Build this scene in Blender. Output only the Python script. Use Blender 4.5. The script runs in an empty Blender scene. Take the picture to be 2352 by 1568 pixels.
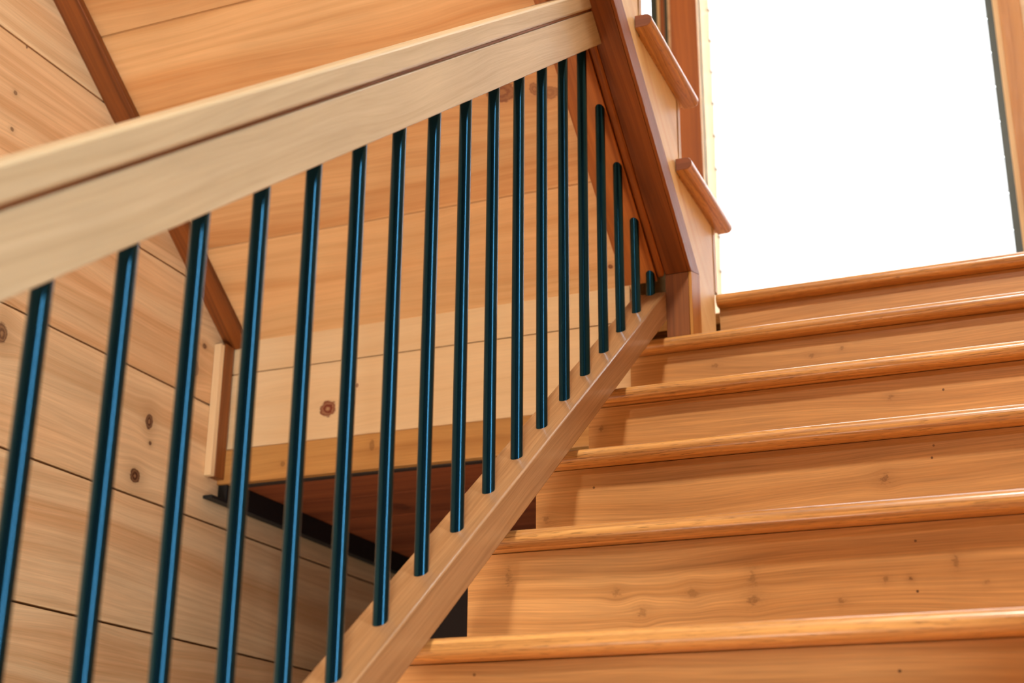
import bpy, bmesh, math, random
from mathutils import Vector, Matrix
random.seed(7)
S = bpy.context.scene
COL = S.collection
ZO = 1.416            # floor sits at z = 0; the measurements below are from eye level
RUN, RISE = 0.26, 0.1845
T0Y, T0Z = 1.5163, 0.2434      # nosing line and top of the lowest tread in view
SL = 0.738                     # pitch of the lower balustrade
SU = 0.734                     # pitch of the upper flight

# ------------------------------------------------------------------ helpers
class MB:
    """collects prisms with grain-aligned texture coordinates and a board number"""
    def __init__(s):
        s.bm = bmesh.new(); s.uv = s.bm.loops.layers.uv.new('UVMap'); s.n = 0
        s.bid = s.bm.verts.layers.float.new('bid'); s.seed = random.random() * 50
    def poly(s, pts, grain):
        vs = [s.bm.verts.new(p) for p in pts]
        return s.finish(vs, [s.bm.faces.new(vs)], grain)
    def finish(s, vs, faces, grain):
        s.n += 1; b = s.seed + s.n * 1.37
        for v in vs: v[s.bid] = b
        g = Vector(grain).normalized()
        for f in faces:
            f.normal_update(); n = f.normal
            if abs(n.dot(g)) < 0.75:
                w = g.cross(n).normalized()
            else:
                w = None
            if w is not None:
                m = max(range(3), key=lambda i: abs(w[i]))
                if w[m] < 0: w = -w
                for l in f.loops: l[s.uv].uv = (l.vert.co.dot(g), l.vert.co.dot(w))
            else:
                a = Vector((0, 0, 1)) if abs(n.z) < 0.8 else Vector((0, 1, 0))
                w = n.cross(a).normalized(); a = w.cross(n)
                for l in f.loops: l[s.uv].uv = (l.vert.co.dot(w) * 0.15, l.vert.co.dot(a))
    def prism(s, axis, poly, a0, a1, grain=(1, 0, 0)):
        def P(p, a):
            if axis == 'X': return (a, p[0], p[1])
            if axis == 'Y': return (p[0], a, p[1])
            return (p[0], p[1], a)
        A = [s.bm.verts.new(P(p, a0)) for p in poly]; B = [s.bm.verts.new(P(p, a1)) for p in poly]
        n = len(poly); F = [s.bm.faces.new(A[::-1]), s.bm.faces.new(B)]
        for i in range(n):
            j = (i + 1) % n; F.append(s.bm.faces.new((A[i], A[j], B[j], B[i])))
        bmesh.ops.recalc_face_normals(s.bm, faces=F)
        s.finish(A + B, F, grain); return s
    def box(s, x0, x1, y0, y1, z0, z1, grain=(1, 0, 0)):
        return s.prism('X', [(y0, z0), (y1, z0), (y1, z1), (y0, z1)], x0, x1, grain)
    def tube(s, x, y, z0, z1, r, n=28, m0=0.0, m1=0.0):
        """upright rod; ends cut along a pitch m0 (bottom) and m1 (top) in the y-z plane"""
        def ring(z, m): return [s.bm.verts.new((x + r * math.cos(t), y + r * math.sin(t), z + m * r * math.sin(t))) for t in [2 * math.pi * i / n for i in range(n)]]
        A, B = ring(z0, m0), ring(z1, m1); F = [s.bm.faces.new(A[::-1]), s.bm.faces.new(B)]
        for i in range(n):
            j = (i + 1) % n; F.append(s.bm.faces.new((A[i], A[j], B[j], B[i])))
        s.finish(A + B, F, (0, 0, 1)); return s
    def build(s, name, mat, parent=None, bevel=0.0015, smooth=35):
        me = bpy.data.meshes.new(name)
        off = Vector((0, 0, ZO)) - (parent_world(parent) if parent else Vector())
        if parent is None:
            xs = [v.co for v in s.bm.verts]
            c = Vector((sum(v.x for v in xs) / len(xs), sum(v.y for v in xs) / len(xs), min(v.z for v in xs)))
            loc = c + Vector((0, 0, ZO)); off = -c
        else: loc = Vector()
        for v in s.bm.verts: v.co += off
        s.bm.to_mesh(me); s.bm.free()
        me.materials.append(mat)
        if smooth:
            for p in me.polygons: p.use_smooth = True
            me.set_sharp_from_angle(angle=math.radians(smooth))
        o = bpy.data.objects.new(name, me); COL.objects.link(o); o.location = loc
        if parent: o.parent = parent
        if bevel:
            b = o.modifiers.new('edge', 'BEVEL'); b.width = bevel; b.segments = 2; b.limit_method = 'ANGLE'; b.angle_limit = math.radians(50)
        return o

def parent_world(p):
    v = Vector()
    while p is not None:
        v += Vector(p.location); p = p.parent
    return v
def tag(o, label=None, cat=None, group=None, kind=None):
    if label: o['label'] = label
    if cat: o['category'] = cat
    if group: o['group'] = group
    if kind: o['kind'] = kind
    return o
def empty(name, x, y, z):
    o = bpy.data.objects.new(name, None); COL.objects.link(o); o.location = (x, y, z + ZO); o.empty_display_size = 0.1
    return o

# ---------------------------------------------------------------- materials
class N:
    def __init__(s, name):
        s.m = bpy.data.materials.new(name); s.m.use_nodes = True; s.t = s.m.node_tree; s.t.nodes.clear()
        s.out = s.t.nodes.new('ShaderNodeOutputMaterial')
    def new(s, typ, **k):
        n = s.t.nodes.new(typ)
        for a, b in k.items(): setattr(n, a, b)
        return n
    def put(s, sock, v):
        if isinstance(v, bpy.types.NodeSocket): s.t.links.new(v, sock)
        elif v is not None:
            try: sock.default_value = v
            except Exception: sock.default_value = (*v, 1)
    def math(s, op, a, b=None, c=None, clamp=False):
        n = s.new('ShaderNodeMath', operation=op, use_clamp=clamp); s.put(n.inputs[0], a)
        if b is not None: s.put(n.inputs[1], b)
        if c is not None: s.put(n.inputs[2], c)
        return n.outputs[0]
    def xyz(s, x, y, z):
        n = s.new('ShaderNodeCombineXYZ')
        for i, v in enumerate((x, y, z)): s.put(n.inputs[i], v)
        return n.outputs[0]
    def noise(s, vec, scale=1.0, detail=2.0, rough=0.5, dist=0.0):
        n = s.new('ShaderNodeTexNoise'); s.put(n.inputs['Vector'], vec); n.inputs['Scale'].default_value = scale
        n.inputs['Detail'].default_value = detail; n.inputs['Roughness'].default_value = rough; n.inputs['Distortion'].default_value = dist
        return n.outputs['Fac']
    def mix(s, f, a, b, mode='MIX'):
        n = s.new('ShaderNodeMix', data_type='RGBA', blend_type=mode); s.put(n.inputs[0], f); s.put(n.inputs[6], a); s.put(n.inputs[7], b)
        return n.outputs[2]
    def maprange(s, v, a, b, c, d, smooth=False):
        n = s.new('ShaderNodeMapRange', interpolation_type='SMOOTHSTEP' if smooth else 'LINEAR')
        for i, x in enumerate((v, a, b, c, d)): s.put(n.inputs[i], x)
        return n.outputs[0]

def srgb(r, g, b):
    f = lambda c: (c / 255 / 12.92) if c / 255 <= 0.04045 else ((c / 255 + 0.055) / 1.055) ** 2.4
    return (f(r), f(g), f(b), 1)

def wood(name, light, dark, knots=(), grain=1.0, tint=0.10, fib=0.12, rough=0.5, coat=0.0, contrast=1.0, pores=0.0, blotch=0.0, ringf=26.0, knotcol=(0.09, 0.02, 0.008, 1), random_knots=0.0, halo=0.35, knotrag=.6, knotsoft=.3, kns=1.0, hue=0.0):
    K = N(name); uv = K.new('ShaderNodeTexCoord').outputs['UV']
    sp = K.new('ShaderNodeSeparateXYZ'); K.put(sp.inputs[0], uv); u, v = sp.outputs[0], sp.outputs[1]
    at = K.new('ShaderNodeAttribute', attribute_name='bid'); bid = at.outputs['Fac']
    # knots bend the grain around them
    vv = v; masks = []
    for (ku, kv, ru, rv, st) in knots:
        du = K.math('DIVIDE', K.math('SUBTRACT', u, ku), ru); dv = K.math('DIVIDE', K.math('SUBTRACT', v, kv), rv)
        d = K.math('SQRT', K.math('MULTIPLY_ADD', du, du, K.math('MULTIPLY', dv, dv)))
        masks.append((d, st, ru > .0028))
        if ru > 0.006:
            e = K.math('POWER', 2.718, K.math('MULTIPLY', K.math('MULTIPLY', d, d), -0.16))
            vv = K.math('SUBTRACT', vv, K.math('MULTIPLY', K.math('MULTIPLY', dv, e), rv * 0.55))
    w1 = K.noise(K.xyz(K.math('MULTIPLY', u, 1.1), K.math('MULTIPLY', vv, 5.0), bid), 1.0, 2, 0.5)
    vw = K.math('ADD', vv, K.math('MULTIPLY', K.math('SUBTRACT', w1, 0.5), 0.09 * grain))
    # broad growth rings
    r1 = K.noise(K.xyz(K.math('MULTIPLY', u, 0.5), K.math('MULTIPLY', vw, ringf), bid), 1.0, 2, 0.6)
    ph = K.math('SINE', K.math('MULTIPLY', vw, ringf * 21.0))
    r2 = K.noise(K.xyz(K.math('MULTIPLY', u, 1.3), K.math('MULTIPLY', vw, ringf * 6.0), bid), 1.0, 2, 0.5)
    ring = K.math('ADD', K.math('MULTIPLY', K.maprange(r1, 0.36, 0.68, 0, 1, True), 0.6),
                  K.math('ADD', K.math('MULTIPLY', K.maprange(r2, 0.4, 0.7, 0, 1, True), 0.30), K.math('MULTIPLY', K.math('MULTIPLY_ADD', ph, 0.5, 0.5), 0.10)))
    ring = K.math('MULTIPLY', ring, contrast, clamp=True)
    col = K.mix(ring, light, dark)
    # fibres
    f1 = K.noise(K.xyz(K.math('MULTIPLY', u, 9.0), K.math('MULTIPLY', vw, 420.0), bid), 1.0, 2, 0.6)
    fm = K.maprange(f1, 0.25, 0.75, 1.0 + fib, 1.0 - fib)
    bt = K.new('ShaderNodeTexWhiteNoise', noise_dimensions='1D'); K.put(bt.inputs['W'], bid)
    tm = K.maprange(bt.outputs['Value'], 0, 1, 1.0 - tint, 1.0 + tint)
    if blotch:
        bl = K.noise(K.xyz(K.math('MULTIPLY', u, 3.0), K.math('MULTIPLY', v, 9.0), bid), 1.0, 3, 0.55)
        tm = K.math('MULTIPLY', tm, K.maprange(bl, 0.3, 0.7, 1.0 + blotch, 1.0 - blotch))
    h = K.new('ShaderNodeVectorMath', operation='SCALE'); K.put(h.inputs[0], col); K.put(h.inputs['Scale'], K.math('MULTIPLY', fm, tm)); col = h.outputs[0]
    if hue:
        hn = K.noise(K.xyz(K.math('MULTIPLY', u, .9), K.math('MULTIPLY', vw, 9.0), K.math('ADD', bid, 31.0)), 1.0, 1, 0.5)
        hf = K.math('MULTIPLY_ADD', bt.outputs['Value'], 0.5, K.maprange(hn, .35, .65, 0, .5, True))
        col = K.mix(1.0, col, K.mix(hf, (1.0 + .06 * hue, 1.0 - .10 * hue, 1.0 - .22 * hue, 1), (1.0, 1.0 + .03 * hue, 1.0 + .04 * hue, 1)), 'MULTIPLY')
    if pores:
        p1 = K.noise(K.xyz(K.math('MULTIPLY', u, 38.0), K.math('MULTIPLY', vw, 900.0), bid), 1.0, 2, 0.5)
        col = K.mix(K.math('MULTIPLY', K.maprange(p1, 0.58, 0.70, 0, 1, True), pores), col, (0.10, 0.035, 0.012, 1))
    if random_knots:
        vo = K.new('ShaderNodeTexVoronoi', feature='F1'); K.put(vo.inputs['Vector'], K.xyz(K.math('MULTIPLY', u, 4.0), K.math('MULTIPLY', v, 5.5), bid)); vo.inputs['Scale'].default_value = 1.0
        dd = vo.outputs['Distance']
        col = K.mix(K.math('MULTIPLY', K.maprange(dd, 0.05, 0.02, 0, 1, True), random_knots), col, knotcol)
    kn = K.noise(K.xyz(K.math('MULTIPLY', u, 90.0 * kns), K.math('MULTIPLY', v, 150.0 * kns), bid), 1.0, 2, 0.6) if any(k[2] > .0028 for k in knots) else None
    for (d, st, big) in masks:
        if not big:
            col = K.mix(K.maprange(d, 0.7, 1.2, st, 0, True), col, knotcol); continue
        d = K.math('MULTIPLY_ADD', K.math('SUBTRACT', kn, 0.5), knotrag, d)
        hal = K.math('MULTIPLY', K.math('POWER', 2.718, K.math('MULTIPLY', K.math('MULTIPLY', d, d), -0.22)), halo * st)
        col = K.mix(hal, col, K.mix(0.5, dark, knotcol))
        rr = K.math('MULTIPLY', K.math('SINE', K.math('MULTIPLY', d, 11.0)), 0.22)
        core = K.maprange(d, 1.15 - knotsoft, 1.15, 1, 0, True)
        kc = K.mix(K.math('ADD', K.maprange(d, 0.0, 0.9, 0.30, 0.0), rr, clamp=True), knotcol, dark)
        col = K.mix(K.math('MULTIPLY', core, st), col, kc)
    b = K.new('ShaderNodeBsdfPrincipled'); K.put(b.inputs['Base Color'], col)
    K.put(b.inputs['Roughness'], K.maprange(f1, 0.3, 0.7, rough - 0.05, rough + 0.08))
    b.inputs['Specular IOR Level'].default_value = 0.4
    if coat: b.inputs['Coat Weight'].default_value = coat; b.inputs['Coat Roughness'].default_value = 0.16
    K.put(K.out.inputs[0], b.outputs[0]); return K.m

def plain(name, col, rough=0.5, metal=0.0, spec=0.5, var=1.0):
    K = N(name); b = K.new('ShaderNodeBsdfPrincipled'); tc = K.new('ShaderNodeTexCoord').outputs['Object']
    n = K.noise(tc, 60.0, 3, 0.6)
    c = K.new('ShaderNodeVectorMath', operation='SCALE'); c.inputs[0].default_value = col[:3]; K.put(c.inputs['Scale'], K.maprange(n, 0.3, 0.7, 1 - 0.07 * var, 1 + 0.07 * var))
    K.put(b.inputs['Base Color'], c.outputs[0]); K.put(b.inputs['Roughness'], K.maprange(n, 0.3, 0.7, rough - 0.03 * var, rough + 0.03 * var)); b.inputs['Metallic'].default_value = metal
    b.inputs['Specular IOR Level'].default_value = spec
    K.put(K.out.inputs[0], b.outputs[0]); return K.m

LWK = [(2.325, .852, .0120, .0160, 1), (2.335, .808, .0050, .0046, 1), (2.296, .729, .0160, .0150, 1), (2.496, 1.078, .0070, .0060, .9), (2.464, 1.016, .0170, .0180, .6),
       (1.873, .893, .0137, .0194, .8), (1.821, 1.365, .0050, .0044, .7), (1.826, 1.289, .0049, .0043, .7), (1.833, 1.474, .0026, .0050, .8)]
FCK = [(-1.517, .927, .0195, .0180, 1), (-1.447, .973, .0044, .0051, .8), (-1.457, .934, .0055, .0081, .8)]
SFK = [(-.946, .956, .0300, .0200, .75), (-.852, .976, .0189, .0125, .5), (-.842, 1.376, .0050, .0050, .9), (-.879, .963, .0104, .0128, .6)]
LCK = [(-1.516, 2.951, .0209, .0360, .7)]
RK = [(-.200, .186, .0020, .0018, 1), (-.687, .201, .0022, .0020, .7), (-.753, .366, .0060, .0134, .45), (-.596, .335, .0074, .0058, .4), (-.560, .306, .0072, .0080, .4), (-.491, .328, .0082, .0080, .4),
      (-.409, .342, .0060, .0120, .45), (-.410, .314, .0091, .0067, .55), (-.241, .330, .0043, .0044, .5), (-.211, .329, .0030, .0030, 1), (-.204, .313, .0018, .0018, 1), (-.297, .306, .0054, .0049, .45),
      (-.155, .346, .0045, .0080, .5), (-.122, .318, .0045, .0048, .35), (-.201, .376, .0017, .0017, .9), (-.264, .525, .0080, .0075, .65), (-.797, .507, .0075, .0064, .45), (-.716, .552, .0022, .0021, .7),
      (-.196, .550, .0018, .0020, .9), (-.192, .568, .0018, .0020, .7), (-.278, .731, .0055, .0060, .5), (-.791, .729, .0060, .0055, .65), (-.192, .733, .0021, .0023, .9), (-.639, .915, .0079, .0045, .5),
      (-.450, .911, .0075, .0044, .5), (-.392, .920, .0049, .0044, .5), (-.225, 1.042, .0045, .0050, .5), (-.215, 1.033, .0035, .0035, .4)]

M_left = wood('pine_wall', srgb(238, 206, 162), srgb(206, 160, 112), LWK, tint=.09, ringf=20, contrast=1.0, fib=.10, rough=.42, blotch=.07, hue=1.0, knotcol=(.07, .014, .006, 1), halo=.5, kns=.8)
M_face = wood('pine_landing_face', srgb(244, 212, 166), srgb(230, 188, 136), FCK, tint=.04, ringf=14, contrast=.6, fib=.05, rough=.45, knotcol=(.20, .035, .016, 1), halo=.15)
M_soff = wood('pine_soffit', srgb(228, 180, 126), srgb(200, 140, 82), SFK, tint=.07, ringf=16, contrast=.9, fib=.06, rough=.5, blotch=.07, hue=.7, knotcol=(.16, .03, .012, 1))
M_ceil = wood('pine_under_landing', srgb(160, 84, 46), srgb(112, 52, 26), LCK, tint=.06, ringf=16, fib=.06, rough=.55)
M_beam = wood('pine_beam', srgb(206, 150, 84), srgb(166, 108, 52), [(-1.40, .83, .006, .012, .4), (-1.62, .81, .006, .006, .4), (-1.12, .82, .012, .004, .4)], tint=.03, ringf=16, blotch=.12, fib=.08)
RM = {}
def riser_mat(z0, z1):
    ks = tuple(k for k in RK if z0 < k[1] < z1)
    if ks not in RM: RM[ks] = wood('stained_riser', srgb(212, 156, 96), srgb(174, 116, 60), ks, tint=.04, ringf=42, contrast=.75, fib=.18, rough=.42, coat=.1, blotch=.06, knotcol=(.13, .048, .012, 1), halo=.42, knotrag=2.6, knotsoft=1.0, kns=1.9)
    return RM[ks]
M_tread = wood('oak_tread', srgb(230, 168, 96), srgb(150, 88, 38), tint=.05, ringf=60, contrast=.9, fib=.12, rough=.32, coat=.4, pores=.7)
M_rail = wood('fir_handrail', srgb(198, 174, 140), srgb(172, 146, 110), tint=.03, ringf=20, contrast=.9, fib=.07, rough=.42, blotch=.08)
M_shoe = wood('fir_bottom_rail', srgb(172, 128, 86), srgb(140, 98, 60), tint=.03, ringf=34, contrast=.9, fib=.14, rough=.4, coat=.4, blotch=.05)
M_dark = wood('dark_stained_trim', srgb(150, 82, 32), srgb(88, 40, 12), tint=.05, ringf=26, contrast=.9, fib=.10, rough=.4, blotch=.18)
M_str = wood('stringer_trim', srgb(176, 100, 38), srgb(120, 56, 16), [(-.74, 1.3, .003, .003, 1)], tint=.05, ringf=26, contrast=.9, fib=.10, rough=.4, blotch=.12)
M_foot = wood('stringer_foot_wood', srgb(146, 84, 36), srgb(104, 54, 18), tint=.03, ringf=26, fib=.10, rough=.5, blotch=.1)
M_end = wood('end_grain', srgb(140, 74, 32), srgb(92, 42, 14), tint=.02, ringf=40, fib=.1, rough=.6)
M_skirt = wood('pine_skirt', srgb(250, 226, 180), srgb(232, 192, 134), tint=.04, ringf=9, contrast=.9, fib=.06, rough=.45, blotch=.05)
M_case = wood('stained_casing', srgb(164, 92, 36), srgb(124, 64, 22), tint=.04, ringf=20, fib=.08, rough=.45)
M_caseR = wood('honey_casing', srgb(196, 136, 62), srgb(168, 108, 42), tint=.04, ringf=20, fib=.08, rough=.45)
M_jamb = wood('pale_jamb', srgb(222, 190, 140), srgb(200, 160, 108), tint=.03, ringf=16, fib=.06, rough=.45)
M_steel = plain('black_blue_coated_steel', (.0065, .044, .080), .21, .94, var=0)
for n_ in M_steel.node_tree.nodes:
    if n_.type == 'BSDF_PRINCIPLED': n_.inputs['Coat Weight'].default_value = .2; n_.inputs['Coat IOR'].default_value = 1.3; n_.inputs['Coat Roughness'].default_value = .12
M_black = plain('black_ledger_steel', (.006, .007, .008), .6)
M_dim = plain('shadow_dark_board', (.03, .016, .010), .7)  # near-black colour stands for shade below the beam and landing
M_green = plain('dark_green_sash', (.018, .026, .014), .45)
M_back = plain('dark_joint', (.05, .022, .010), .9, spec=.1)
M_floor = wood('oak_floor', srgb(176, 146, 110), srgb(140, 112, 80), tint=.1, ringf=24, rough=.35)
M_plaster = wood('pine_room', srgb(220, 190, 150), srgb(196, 160, 118), tint=.06, ringf=18, fib=.06, rough=.5)
M_paint = plain('brown_paint', (.20, .17, .13), .7)
K = N('white_shade_fabric')
tr = K.new('ShaderNodeBsdfTranslucent'); df = K.new('ShaderNodeBsdfDiffuse'); mx = K.new('ShaderNodeMixShader'); tc = K.new('ShaderNodeTexCoord').outputs['Object']
wv = K.maprange(K.noise(tc, 300.0, 2, .5), .3, .7, .94, .98)
cc = K.new('ShaderNodeCombineColor'); [K.put(cc.inputs[i], wv) for i in range(3)]
K.put(tr.inputs[0], cc.outputs[0]); K.put(df.inputs[0], cc.outputs[0]); mx.inputs[0].default_value = .8
K.put(mx.inputs[1], df.outputs[0]); K.put(mx.inputs[2], tr.outputs[0]); K.put(K.out.inputs[0], mx.outputs[0]); M_shade = K.m
K = N('window_glass'); g = K.new('ShaderNodeBsdfGlass'); g.inputs['IOR'].default_value = 1.45; g.inputs['Roughness'].default_value = 0
t2 = K.new('ShaderNodeBsdfTransparent'); mx = K.new('ShaderNodeMixShader'); fr = K.new('ShaderNodeFresnel'); gl = K.new('ShaderNodeBsdfGlossy'); gl.inputs['Roughness'].default_value = .02
K.put(mx.inputs[0], K.math('MULTIPLY', fr.outputs[0], .6)); K.put(mx.inputs[1], t2.outputs[0]); K.put(mx.inputs[2], gl.outputs[0]); K.put(K.out.inputs[0], mx.outputs[0]); M_glass = K.m

Gx, Gy, Gz = (1, 0, 0), (0, 1, 0), (0, 0, 1)
GL = (0, 1, SL); GU = (0, 1, -SU)
XL, XR, YB, YF, ZF, ZC = -1.79, 2.0, -4.0, 3.85, -1.416, 4.2

# ------------------------------------------------------------------ setting
m = MB(); z = .4235 - .2635 * 7
while z < ZC:
    m.box(XL - .02, XL, YB, YF, max(z + .0022, ZF), min(z + .2613, ZC), Gy); z += .2635
tag(m.build('wall_left', M_left, bevel=.0012), 'knotty pine board wall on the left, seen through the balusters', 'wall', kind='structure')
m = MB(); m.box(XL - .12, XL - .02, YB, YF + .3, ZF, ZC, Gy)
tag(m.build('wall_backing', M_back, bevel=0), 'dark sheathing behind the pine boards, showing only in their joints', 'wall', kind='structure')
# far wall, built around two window openings
W1 = (-.957, -.045, 1.24, 3.42); W2 = (-1.70, -1.06, 2.0, 3.42)
def wall_boards(m, rects, grain=Gx):
    for (x0, x1, z0, z1) in rects:
        z = .16 - .2635 * 7
        while z < ZC:
            a, b = max(z + .0015, z0), min(z + .262, z1)
            if b - a > .004: m.box(x0, x1, YF, YF + .02, a, b, grain)
            z += .2635
m = MB(); wall_boards(m, [(XL, XR, ZF, W1[2]), (XL, W2[0], W1[2], ZC), (W2[0], W2[1], W1[2], W2[2]), (W2[0], W2[1], W2[3], ZC), (W2[1], W1[0], W1[2], ZC), (W1[0], W1[1], W1[3], ZC), (W1[1], XR, W1[2], ZC)])
for (x0, x1, z0, z1) in [(XL, XR, ZF, W1[2]), (XL, W2[0], W1[2], ZC), (W2[0], W2[1], W1[2], W2[2]), (W2[0], W2[1], W2[3], ZC), (W2[1], W1[0] - .02, W1[2], ZC), (W1[0] - .02, W1[1], W1[3], ZC), (W1[1], XR, W1[2], ZC)]:
    m.box(x0, x1, YF + .021, YF + .17, z0, z1)
tag(m.build('wall_far', M_plaster, bevel=0), 'pine board wall at the back of the landing around the windows', 'wall', kind='structure')
# right wall with a tall window beside the stairs, rear wall, floor, ceiling
RW = (-.30, .10, -.3, 3.4)
m = MB()
for (y0, y1, z0, z1) in [(YB, YF, ZF, RW[2]), (YB, YF, RW[3], ZC), (YB, RW[0], RW[2], RW[3]), (RW[1], YF, RW[2], RW[3])]:
    m.box(XR, XR + .12, y0, y1, z0, z1, Gy)
tag(m.build('wall_right', M_paint, bevel=0), 'painted wall to the right of the stairs, with a tall window', 'wall', kind='structure')
m = MB(); m.box(XL, XR, YB - .12, YB, ZF, ZC)
tag(m.build('wall_rear', M_paint, bevel=0), 'painted wall behind the viewer', 'wall', kind='structure')
m = MB(); m.box(XL - .1, XR + .1, YB - .1, YF + .3, ZF - .1, ZF, Gy)
tag(m.build('floor', M_floor, bevel=0), 'oak floor at the foot of the stairs', 'floor', kind='structure')
m = MB(); m.box(XL - .1, XR + .1, YB - .1, YF + .3, ZC, ZC + .1, Gy)
tag(m.build('ceiling', M_paint, bevel=0), 'painted ceiling above the stairwell', 'ceiling', kind='structure')
m = MB(); m.box(XL, -.69, YB, .235, 2.80, 3.02, Gy)
tag(m.build('floor_upper', M_plaster, bevel=0), 'upper storey floor at the head of the upper stair flight', 'floor', kind='structure')

m = MB(); m.box(.36, .46, 1.15, YF, ZF, ZC, Gy)
tag(m.build('wall_stairwell', M_plaster, bevel=0), 'pine wall closing the right side of the upper steps', 'wall', kind='structure')
# window_1: the big window above the landing
w = empty('window_1', -.5, 3.95, 1.24); tag(w, 'large window above the landing, filled with white daylight', 'window', kind='structure')
m = MB(); m.box(-.985, -.957, YF - .018, 4.06, 1.20, 3.45, Gz).build('jamb', M_jamb, w)
m = MB(); m.box(-1.047, -.958, YF - .022, YF - .001, 1.166, 3.5, Gz); o = m.build('casing', M_case, w); o['label'] = 'reddish brown casing post left of the glass'
m = MB(); m.box(-.052, .010, YF - .022, YF - .001, 1.166, 3.5, Gz); o = m.build('casing', M_caseR, w); o['label'] = 'honey brown casing right of the glass'
m = MB(); m.box(-.068, -.046, 3.905, 3.965, 1.24, 3.42, Gz).build('stop', M_jamb, w)
m = MB(); m.box(-.090, -.045, 3.966, 4.05, 1.24, 3.42, Gz); m.box(-.957, -.045, 4.01, 4.05, 1.24, 1.27); m.box(-.957, -.045, 4.01, 4.05, 3.39, 3.42)
o = m.build('frame', M_green, w); o['label'] = 'dark green frame edge right of the glass'
m = MB(); m.box(-.957, -.09, 4.058, 4.062, 1.24, 3.42); m.build('pane', M_glass, w, bevel=0)
sh = empty('window_shade', -.5, 3.99, 1.24); tag(sh, 'closed white slatted shade glowing with daylight in the large window', 'shade')
m = MB(); z = 1.243
while z < 3.40:
    z1 = min(z + .122, 3.412)
    m.prism('X', [(3.986, z), (3.9875, z), (4.0025, z1), (4.001, z1)], -.956, -.083, Gx); z += .1185
m.build('slat_panel', M_shade, sh, bevel=0)
z = 1.243 + .1185
while z < 3.40:
    MB().prism('Y', [(-.0885, z - .001), (-.082, z - .007), (-.082, z + .006)], 3.979, 3.985, Gx).build('edge_clip', M_green, sh, bevel=0)
    MB().prism('Y', [(-.9565, z - .006), (-.9515, z), (-.9565, z + .006)], 3.979, 3.985, Gx).build('edge_clip', M_green, sh, bevel=0); z += .1185
# window_2: only a sliver shows above the upper flight
w = empty('window_2', -1.4, 3.95, 2.0); tag(w, 'narrow sliver of a second window seen above the upper flight', 'window', kind='structure')
MB().box(-1.141, -1.119, 3.93, 3.99, 2.0, 3.42, Gz).build('sash', M_green, w)
MB().box(-1.094, -1.077, 3.93, 3.99, 2.0, 3.42, Gz).build('sash', M_green, w)
m = MB(); m.box(-1.119, -1.110, 3.932, 3.99, 2.0, 3.42, Gz); m.box(-1.077, -1.060, 3.932, 3.99, 2.0, 3.42, Gz); m.build('stop', M_jamb, w)
MB().box(-1.110, -1.094, 3.935, 3.99, 2.0, 3.42, Gz).build('mullion', M_case, w)
m = MB(); m.box(-1.70, -1.13, 4.0, 4.004, 2.0, 3.42); m.build('pane', M_glass, w, bevel=0)

# ------------------------------------------------------------ lower flight
XRF = .35
def tread_profile(y0, y1, zt, t=.0275, n=8):
    """flat board with a rounded nosing at y0 (or at y1 when y1 < y0)"""
    s = 1 if y1 > y0 else -1; r = t / 2; c = (y0 + s * r, zt - r); P = [(y1, zt)]
    for i in range(n + 1):
        a = math.pi / 2 + math.pi * i / n
        P.append((c[0] + s * r * math.cos(a), c[1] + r * math.sin(a)))
    P.append((y1, zt - t)); return P
fl = empty('stair_flight', -.25, .5, ZF); tag(fl, 'wide lower stair flight of stained wood with rounded oak treads, climbing to the landing', 'stairs')
for k in range(-8, 5):
    y = T0Y + RUN * k; zt = T0Z + RISE * k
    MB().prism('X', tread_profile(y, y + RUN + .026, zt), -.83, XRF, Gx).build('tread', M_tread, fl, bevel=0)
    zb = T0Z + RISE * (k - 1) if k > -8 else ZF
    MB().box(-.815, XRF - .01, y + .027, y + .046, zb + .0005, zt - .0285, Gx).build('riser', riser_mat(zb, zt), fl, bevel=.0008)
def level(y, c): return c + SL * y
nl = T0Z - SL * T0Y
for x0, x1 in ((-.80, -.765), (XRF - .06, XRF - .02)):
    y0, y1 = -.50, 2.62
    P = [(y0, ZF + .001), (y0, level(y0, nl - .235)), (y1, level(y1, nl - .235)), (y1, level(y1, nl - .52)), (y0 + .42, ZF + .001)]
    MB().prism('X', P, x0, x1, GL).build('stringer', M_str, fl)

# ---------------------------------------------------------------- landing
LZ = T0Z + RISE * 5; LY = T0Y + RUN * 5; YFACE = 2.59
la = empty('stair_landing', -.8, 3.3, .778); tag(la, 'landing platform between the two flights, pale pine face boards over a brown beam', 'landing')
MB().prism('X', tread_profile(LY, LY + .12, LZ), -.690, XRF, Gx).build('nosing', M_tread, la, bevel=0)
MB().box(-.689, XRF - .01, LY + .027, LY + .046, LZ - RISE + .0005, LZ - .0285, Gx).build('riser', riser_mat(LZ - RISE, LZ), la, bevel=.0008)
m = MB(); m.box(XL + .001, .359, LY + .12, YF - .001, LZ - .0275, LZ, Gx); m.build('floor_boards', M_tread, la)
m = MB(); m.box(XL + .001, -.815, YFACE, YFACE + .02, .8575, 1.0355, Gx); m.box(XL + .001, -.815, YFACE, YFACE + .02, 1.0385, 1.150, Gx); m.box(XL + .001, -.815, YFACE + .02, YFACE + .03, .86, 1.12, Gx)
o = m.build('face_boards', M_face, la, bevel=.0008); o['label'] = 'pale knotty pine face boards of the landing'
MB().box(XL + .001, -.815, YFACE + .016, YFACE + .0355, .776, .800, Gx).build('beam_shadow_strip', M_dim, la, bevel=.001)  # dark strip added in place of the beam's shaded underside
o = MB().box(XL + .001, -.815, YFACE - .006, YFACE + .0155, .778, .8565, Gx).build('beam', M_beam, la, bevel=.002); o['label'] = 'brown beam along the lower edge of the landing face'
m = MB(); y = YFACE + .036
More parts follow.
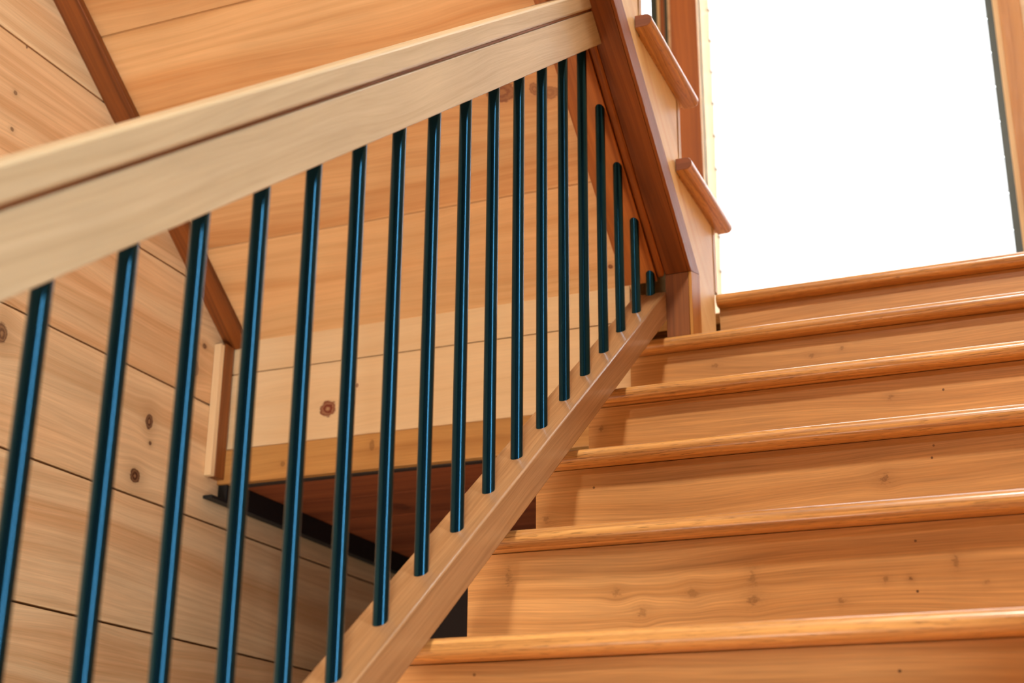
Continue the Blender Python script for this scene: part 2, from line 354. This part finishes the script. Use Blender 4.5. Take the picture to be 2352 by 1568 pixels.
while y < YF - .01:
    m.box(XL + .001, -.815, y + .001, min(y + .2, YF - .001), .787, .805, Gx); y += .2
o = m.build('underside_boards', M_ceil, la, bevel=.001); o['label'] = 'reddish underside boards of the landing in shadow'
m = MB(); m.box(XL + .001, -.83, YFACE + .04, YF - .001, .806, .83, Gx); m.build('subfloor', M_back, la, bevel=0)

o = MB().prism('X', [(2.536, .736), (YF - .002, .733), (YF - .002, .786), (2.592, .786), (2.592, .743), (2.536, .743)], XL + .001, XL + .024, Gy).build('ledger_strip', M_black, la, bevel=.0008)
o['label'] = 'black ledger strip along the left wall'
# partition under the landing; end panel added, near-black colour stands for deep shade
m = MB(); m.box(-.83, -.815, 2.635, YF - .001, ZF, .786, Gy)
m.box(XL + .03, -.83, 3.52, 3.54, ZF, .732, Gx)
tag(m.build('wall_under_landing', M_dim, bevel=0), 'partition under the landing, coloured near black for the deep shade there', 'wall', kind='structure')

# ------------------------------------------------------------ upper flight
def lvl(y, c): return c - SU * (y - 2.565)
UY, UZ = 2.83, 1.1660
uf = empty('stair_flight', -1.24, 1.6, LZ); tag(uf, 'upper stair flight returning overhead, its orange pine underside above the balustrade', 'stairs')
NU = 10
for j in range(1, NU + 1):
    yr = UY - RUN * (j - 1); zb = UZ + RISE * (j - 1); zt = zb + RISE
    ri = MB().box(XL + .001, -.6915, yr - .019, yr, zb + .0005, zt - .0285, Gx).build('riser', M_skirt, uf, bevel=.0005)
    MB().box(-.691, -.6885, yr - .018, yr, zb + .001, zt - .029, Gz).build('end_edge', M_jamb, ri, bevel=0)
    if j < NU:
        t = MB().prism('X', tread_profile(yr + .03, yr - RUN - .018, zt), XL + .001, -.688, Gx).build('tread', M_tread, uf, bevel=0)
        # return nosing on the open side
        r = .0137; zc = zt - r; P = [(-.6885, zt)] + [(-.6665 + r * math.cos(a) * .9, zc + r * math.sin(a)) for a in [math.pi / 2 - math.pi * i / 8 for i in range(9)]] + [(-.6885, zt - 2 * r)]
        o = MB().prism('Y', P, yr - RUN - .05, yr + .030, Gy).build('return_nosing', M_tread, t, bevel=.0012)
        o.data.materials.append(M_end)
        for p in o.data.polygons:
            if p.normal.y < -.9: p.material_index = 1; p.use_smooth = False
# saw-tooth skirt panel on the open side
P = []
for j in range(1, NU + 1):
    yr = UY - RUN * (j - 1); zb = UZ + RISE * (j - 1)
    if j == 1: P.append((yr - .021, LZ - .16))
    P.append((yr - .021 if j == 1 else yr - .0005 - .0205, zb if j == 1 else zb - .0285)); P.append((yr - .021, zb + RISE - .0285))
yl = UY - RUN * (NU - 1) - .021
P.append((yl - .1, P[-1][1])); P.append((yl - .1, lvl(yl - .1, 1.13)))
P.append((2.60, lvl(2.60, 1.13))); P.append((2.60, LZ - .16))
# clean: walk the outline once
Q = []
for j in range(1, NU + 1):
    yr = UY - RUN * (j - 1) - .020; zb = UZ + RISE * (j - 1)
    Q.append((yr, (zb - .0285) if j > 1 else LZ - RISE + .002)); Q.append((yr, zb + RISE - .0285))
Q.append((yl - .1, Q[-1][1])); Q.append((yl - .1, lvl(yl - .1, 1.14))); Q.append((2.58, lvl(2.58, 1.14))); Q.append((2.58, LZ - RISE + .002))
o = MB().prism('X', Q, -.715, -.690, GU).build('skirt_panel', M_skirt, uf, bevel=.0008); o['label'] = 'pale pine skirt panel on the open side'
# soffit planks
m = MB(); y1 = YFACE + .012; yt = .30; edges = [YFACE + .012] + [2.389 - .2065 * i for i in range(20)]
for a, b in zip(edges, edges[1:]):
    if a < yt: break
    b = max(b, yt); a2, b2 = a - .0017, b + .0017
    m.prism('X', [(a2, lvl(a2, 1.133)), (b2, lvl(b2, 1.133)), (b2, lvl(b2, 1.156)), (a2, lvl(a2, 1.156))], XL + .001, -.80, Gx)
o = m.build('soffit_boards', M_soff, uf, bevel=.0008); o['label'] = 'orange pine boards lining the underside'
m = MB(); m.prism('X', [(YFACE + .02, lvl(YFACE + .02, 1.157)), (yt, lvl(yt, 1.157)), (yt, lvl(yt, 1.175)), (YFACE + .02, lvl(YFACE + .02, 1.175))], XL + .001, -.80, Gx)
m.build('soffit_backing', M_back, uf, bevel=0)
# stringer trim: strip over the balusters, bead, outer box with plumb foot
def band(c0, c1, y0, y1): return [(y0, lvl(y0, c0)), (y1, lvl(y1, c0)), (y1, lvl(y1, c1)), (y0, lvl(y0, c1))]
yT = .45
o = MB().prism('X', [(2.575, lvl(2.575, 1.116)), (yT, lvl(yT, 1.116)), (yT, lvl(yT, 1.17)), (2.575, lvl(2.575, 1.17))], -.822, -.750, GU).build('stringer_soffit', M_str, uf, bevel=.001); o['label'] = 'reddish strip the tops of the balusters run into'
o = MB().prism('X', band(1.119, 1.17, 2.572, yT), -.7495, -.733, GU).build('bead', M_str, uf, bevel=.005); o['label'] = 'lighter rounded bead along the stringer'
ys = 2.571
P = [(ys, lvl(ys, 1.124)), (yT, lvl(yT, 1.124)), (yT, lvl(yT, 1.190)), (ys + .066, lvl(ys + .066, 1.190)), (ys + .066, LZ - RISE + .001), (ys, LZ - RISE + .001)]
Pm = [(ys, lvl(ys, 1.124)), (yT, lvl(yT, 1.124)), (yT, lvl(yT, 1.190)), (ys + .066, lvl(ys + .066, 1.190))]
Pf = [(ys, LZ - RISE + .001), (ys, lvl(ys, 1.124) - .0008), (ys + .066, lvl(ys + .066, 1.190) - .0008), (ys + .066, LZ - RISE + .001)]
o = MB().prism('X', Pm, -.7325, -.6845, GU).build('stringer', M_dark, uf, bevel=.001); o['label'] = 'dark stained sloping stringer'
o = MB().prism('X', Pm, -.6840, -.6775, GU).build('stringer_edge', M_case, uf, bevel=.0008)
o = MB().prism('X', Pf, -.7325, -.6845, Gz).build('stringer_foot', M_foot, uf, bevel=.001); o['label'] = 'plumb foot of the stringer standing on a tread'
o = MB().prism('X', Pf, -.6840, -.6775, Gz).build('stringer_foot_edge', M_caseR, uf, bevel=.0008)

# trims in the left corner
m = MB().prism('X', [(2.572, lvl(2.572, 1.112)), (yt, lvl(yt, 1.112)), (yt, lvl(yt, 1.1325)), (2.588, lvl(2.588, 1.1325)), (2.588, lvl(2.588, 1.112))][0:1] + [(yt, lvl(yt, 1.112)), (yt, lvl(yt, 1.1325)), (2.586, lvl(2.586, 1.1325)), (2.586, lvl(2.586, 1.112))], XL + .0005, -1.735, GU)
tag(m.build('trim_1', M_dark, bevel=.001), 'dark sloping trim board between the left wall and the orange underside', 'trim', kind='structure')
t = empty('trim_2', XL, 2.57, .79); tag(t, 'brown corner board with a pale edge, upright beside the landing face', 'trim', kind='structure')
MB().box(XL + .0005, -1.770, 2.549, 2.5835, .787, 1.10, Gz).build('board', M_foot, t, bevel=.001)
o = MB().box(XL + .0005, -1.772, 2.533, 2.5485, .787, 1.095, Gz).build('edge_strip', M_face, t, bevel=.0008); o['label'] = 'pale edge strip'

# ------------------------------------------------------------- balustrade
ba = empty('balustrade', -.761, 1.4, -.2); tag(ba, 'stair balustrade of pale wooden rails and slim dark blue-black metal balusters', 'railing')
def bandL(c0, c1, y0, y1): return [(y0, level(y0, c0)), (y1, level(y1, c0)), (y1, level(y1, c1)), (y0, level(y0, c1))]
yn = .33
# rails end where they die into the stringer, cut to its pitch
def meet(c): return (1.124 + SU * 2.565 - c) / (SU + SL)
def railpoly(c0, c1): return [(yn, level(yn, c0)), (meet(c0), level(meet(c0), c0)), (meet(c1), level(meet(c1), c1)), (yn, level(yn, c1))]
hr = MB().prism('X', railpoly(-.088, -.050), -.802, -.720, GL).build('handrail', M_rail, ba, bevel=.004)
MB().prism('X', railpoly(-.0925, -.0885), -.795, -.726, GL).build('joint_shim', M_dark, ba, bevel=0)
MB().prism('X', railpoly(-.171, -.093), -.798, -.722, GL).build('top_rail', M_rail, ba, bevel=.0015)
MB().prism('X', bandL(-.876, -.813, yn, 2.566), -.798, -.730, GL).build('bottom_rail', M_shoe, ba, bevel=.003)
for i in range(-3, 19):
    y = .7314 + .10165 * i
    z0 = level(y, -.8156) - .012
    zt, mt = level(y, -.171) + .01, SL
    zu = lvl(y, 1.116) + .006
    if zu < zt: zt, mt = zu, -SU
    MB().tube(-.761, y, z0, zt, .0092, 28, SL, mt).build('baluster', M_steel, ba, bevel=0)
nb = MB().box(-.81, -.71, .23, .329, T0Z + RISE * -5 + .0005, .42, Gz)
tag(nb.build('newel_post', M_rail, bevel=.004), 'square wooden newel post at the near end of the balustrade', 'post')

# --------------------------------------------------------------- daylight, lamps, added fills
def area(name, loc, size, sy, energy, col, tgt):
    L = bpy.data.lights.new(name, 'AREA'); L.shape = 'RECTANGLE'; L.size = size; L.size_y = sy; L.energy = energy; L.color = col
    o = bpy.data.objects.new(name, L); COL.objects.link(o); o.location = (loc[0], loc[1], loc[2] + ZO)
    o.rotation_euler = (Vector(tgt) - Vector(loc)).to_track_quat('-Z', 'Y').to_euler(); return o
area('daylight_right_window', (XR - .01, -.1, 1.55), .36, 3.6, 78, (.78, .92, 1.0), (-1, -.1, 1.55))
area('rear_fill', (-.4, YB + .02, .4), 2.4, 1.6, 3, (1.0, .98, .95), (-.4, 0, .4))  # added fill from behind for soffit and landing face; rear wall is solid
area('ceiling_lamp_near', (-.1, -.1, ZC - .05), .3, .3, 165, (1.0, .93, .80), (-.1, -.1, 0))
area('ceiling_lamp_far', (-.2, -3.3, ZC - .05), .3, .3, 58, (1.0, .93, .80), (-.3, 1.0, 0))
area('landing_fill', (.05, 3.2, 3.6), .4, .4, 14, (1.0, .97, .92), (-.3, 3.0, 1.2))  # added fill without a fitting, brightens the skirt panel and nosing edges
area('lower_left_fill', (-1.0, .1, -.85), .8, .8, 48, (1.0, .95, .86), (-1.7, 2.2, .9))  # unseen fill added below the stair line to lift soffit, left wall and face
w3 = empty('window_3', XR, 0, RW[2]); tag(w3, 'tall window in the right wall beside the viewer', 'window', kind='structure')
MB().box(XR + .05, XR + .06, RW[0], RW[1], RW[2], RW[3], Gy).build('pane', M_glass, w3, bevel=0)
wd = bpy.data.worlds.new('sky'); S.world = wd; wd.use_nodes = True
bg = wd.node_tree.nodes['Background']; bg.inputs[0].default_value = (.90, .96, 1.0, 1); bg.inputs[1].default_value = 8.0

# ----------------------------------------------------------------- camera
cam = bpy.data.cameras.new('camera'); co = bpy.data.objects.new('camera', cam); COL.objects.link(co); S.camera = co
R = ((0.9242376216941515, 0.3817473043094172, 0.00733582290079652), (0.12483713622639184, -0.32028504819933257, 0.9390597304318531), (-0.3608330750692513, 0.8669985487602874, 0.34367573144408037))
mt = Matrix(((R[0][0], R[1][0], -R[2][0], 0), (R[0][1], R[1][1], -R[2][1], 0), (R[0][2], R[1][2], -R[2][2], ZO), (0, 0, 0, 1)))
co.matrix_world = mt
cam.sensor_width = 36; cam.lens = 49.537; cam.clip_start = .05
cam.dof.use_dof = True; cam.dof.focus_distance = 2.2; cam.dof.aperture_fstop = 5.0
S.view_settings.view_transform = 'Standard'; S.view_settings.look = 'None'; S.view_settings.gamma = 1; S.view_settings.exposure = 0.0; S.view_settings.use_curve_mapping = False
S.cycles.max_bounces = 4; S.cycles.use_light_tree = False; S.cycles.diffuse_bounces = 3; S.cycles.use_adaptive_sampling = True; S.cycles.adaptive_threshold = 0.08; S.cycles.glossy_bounces = 3
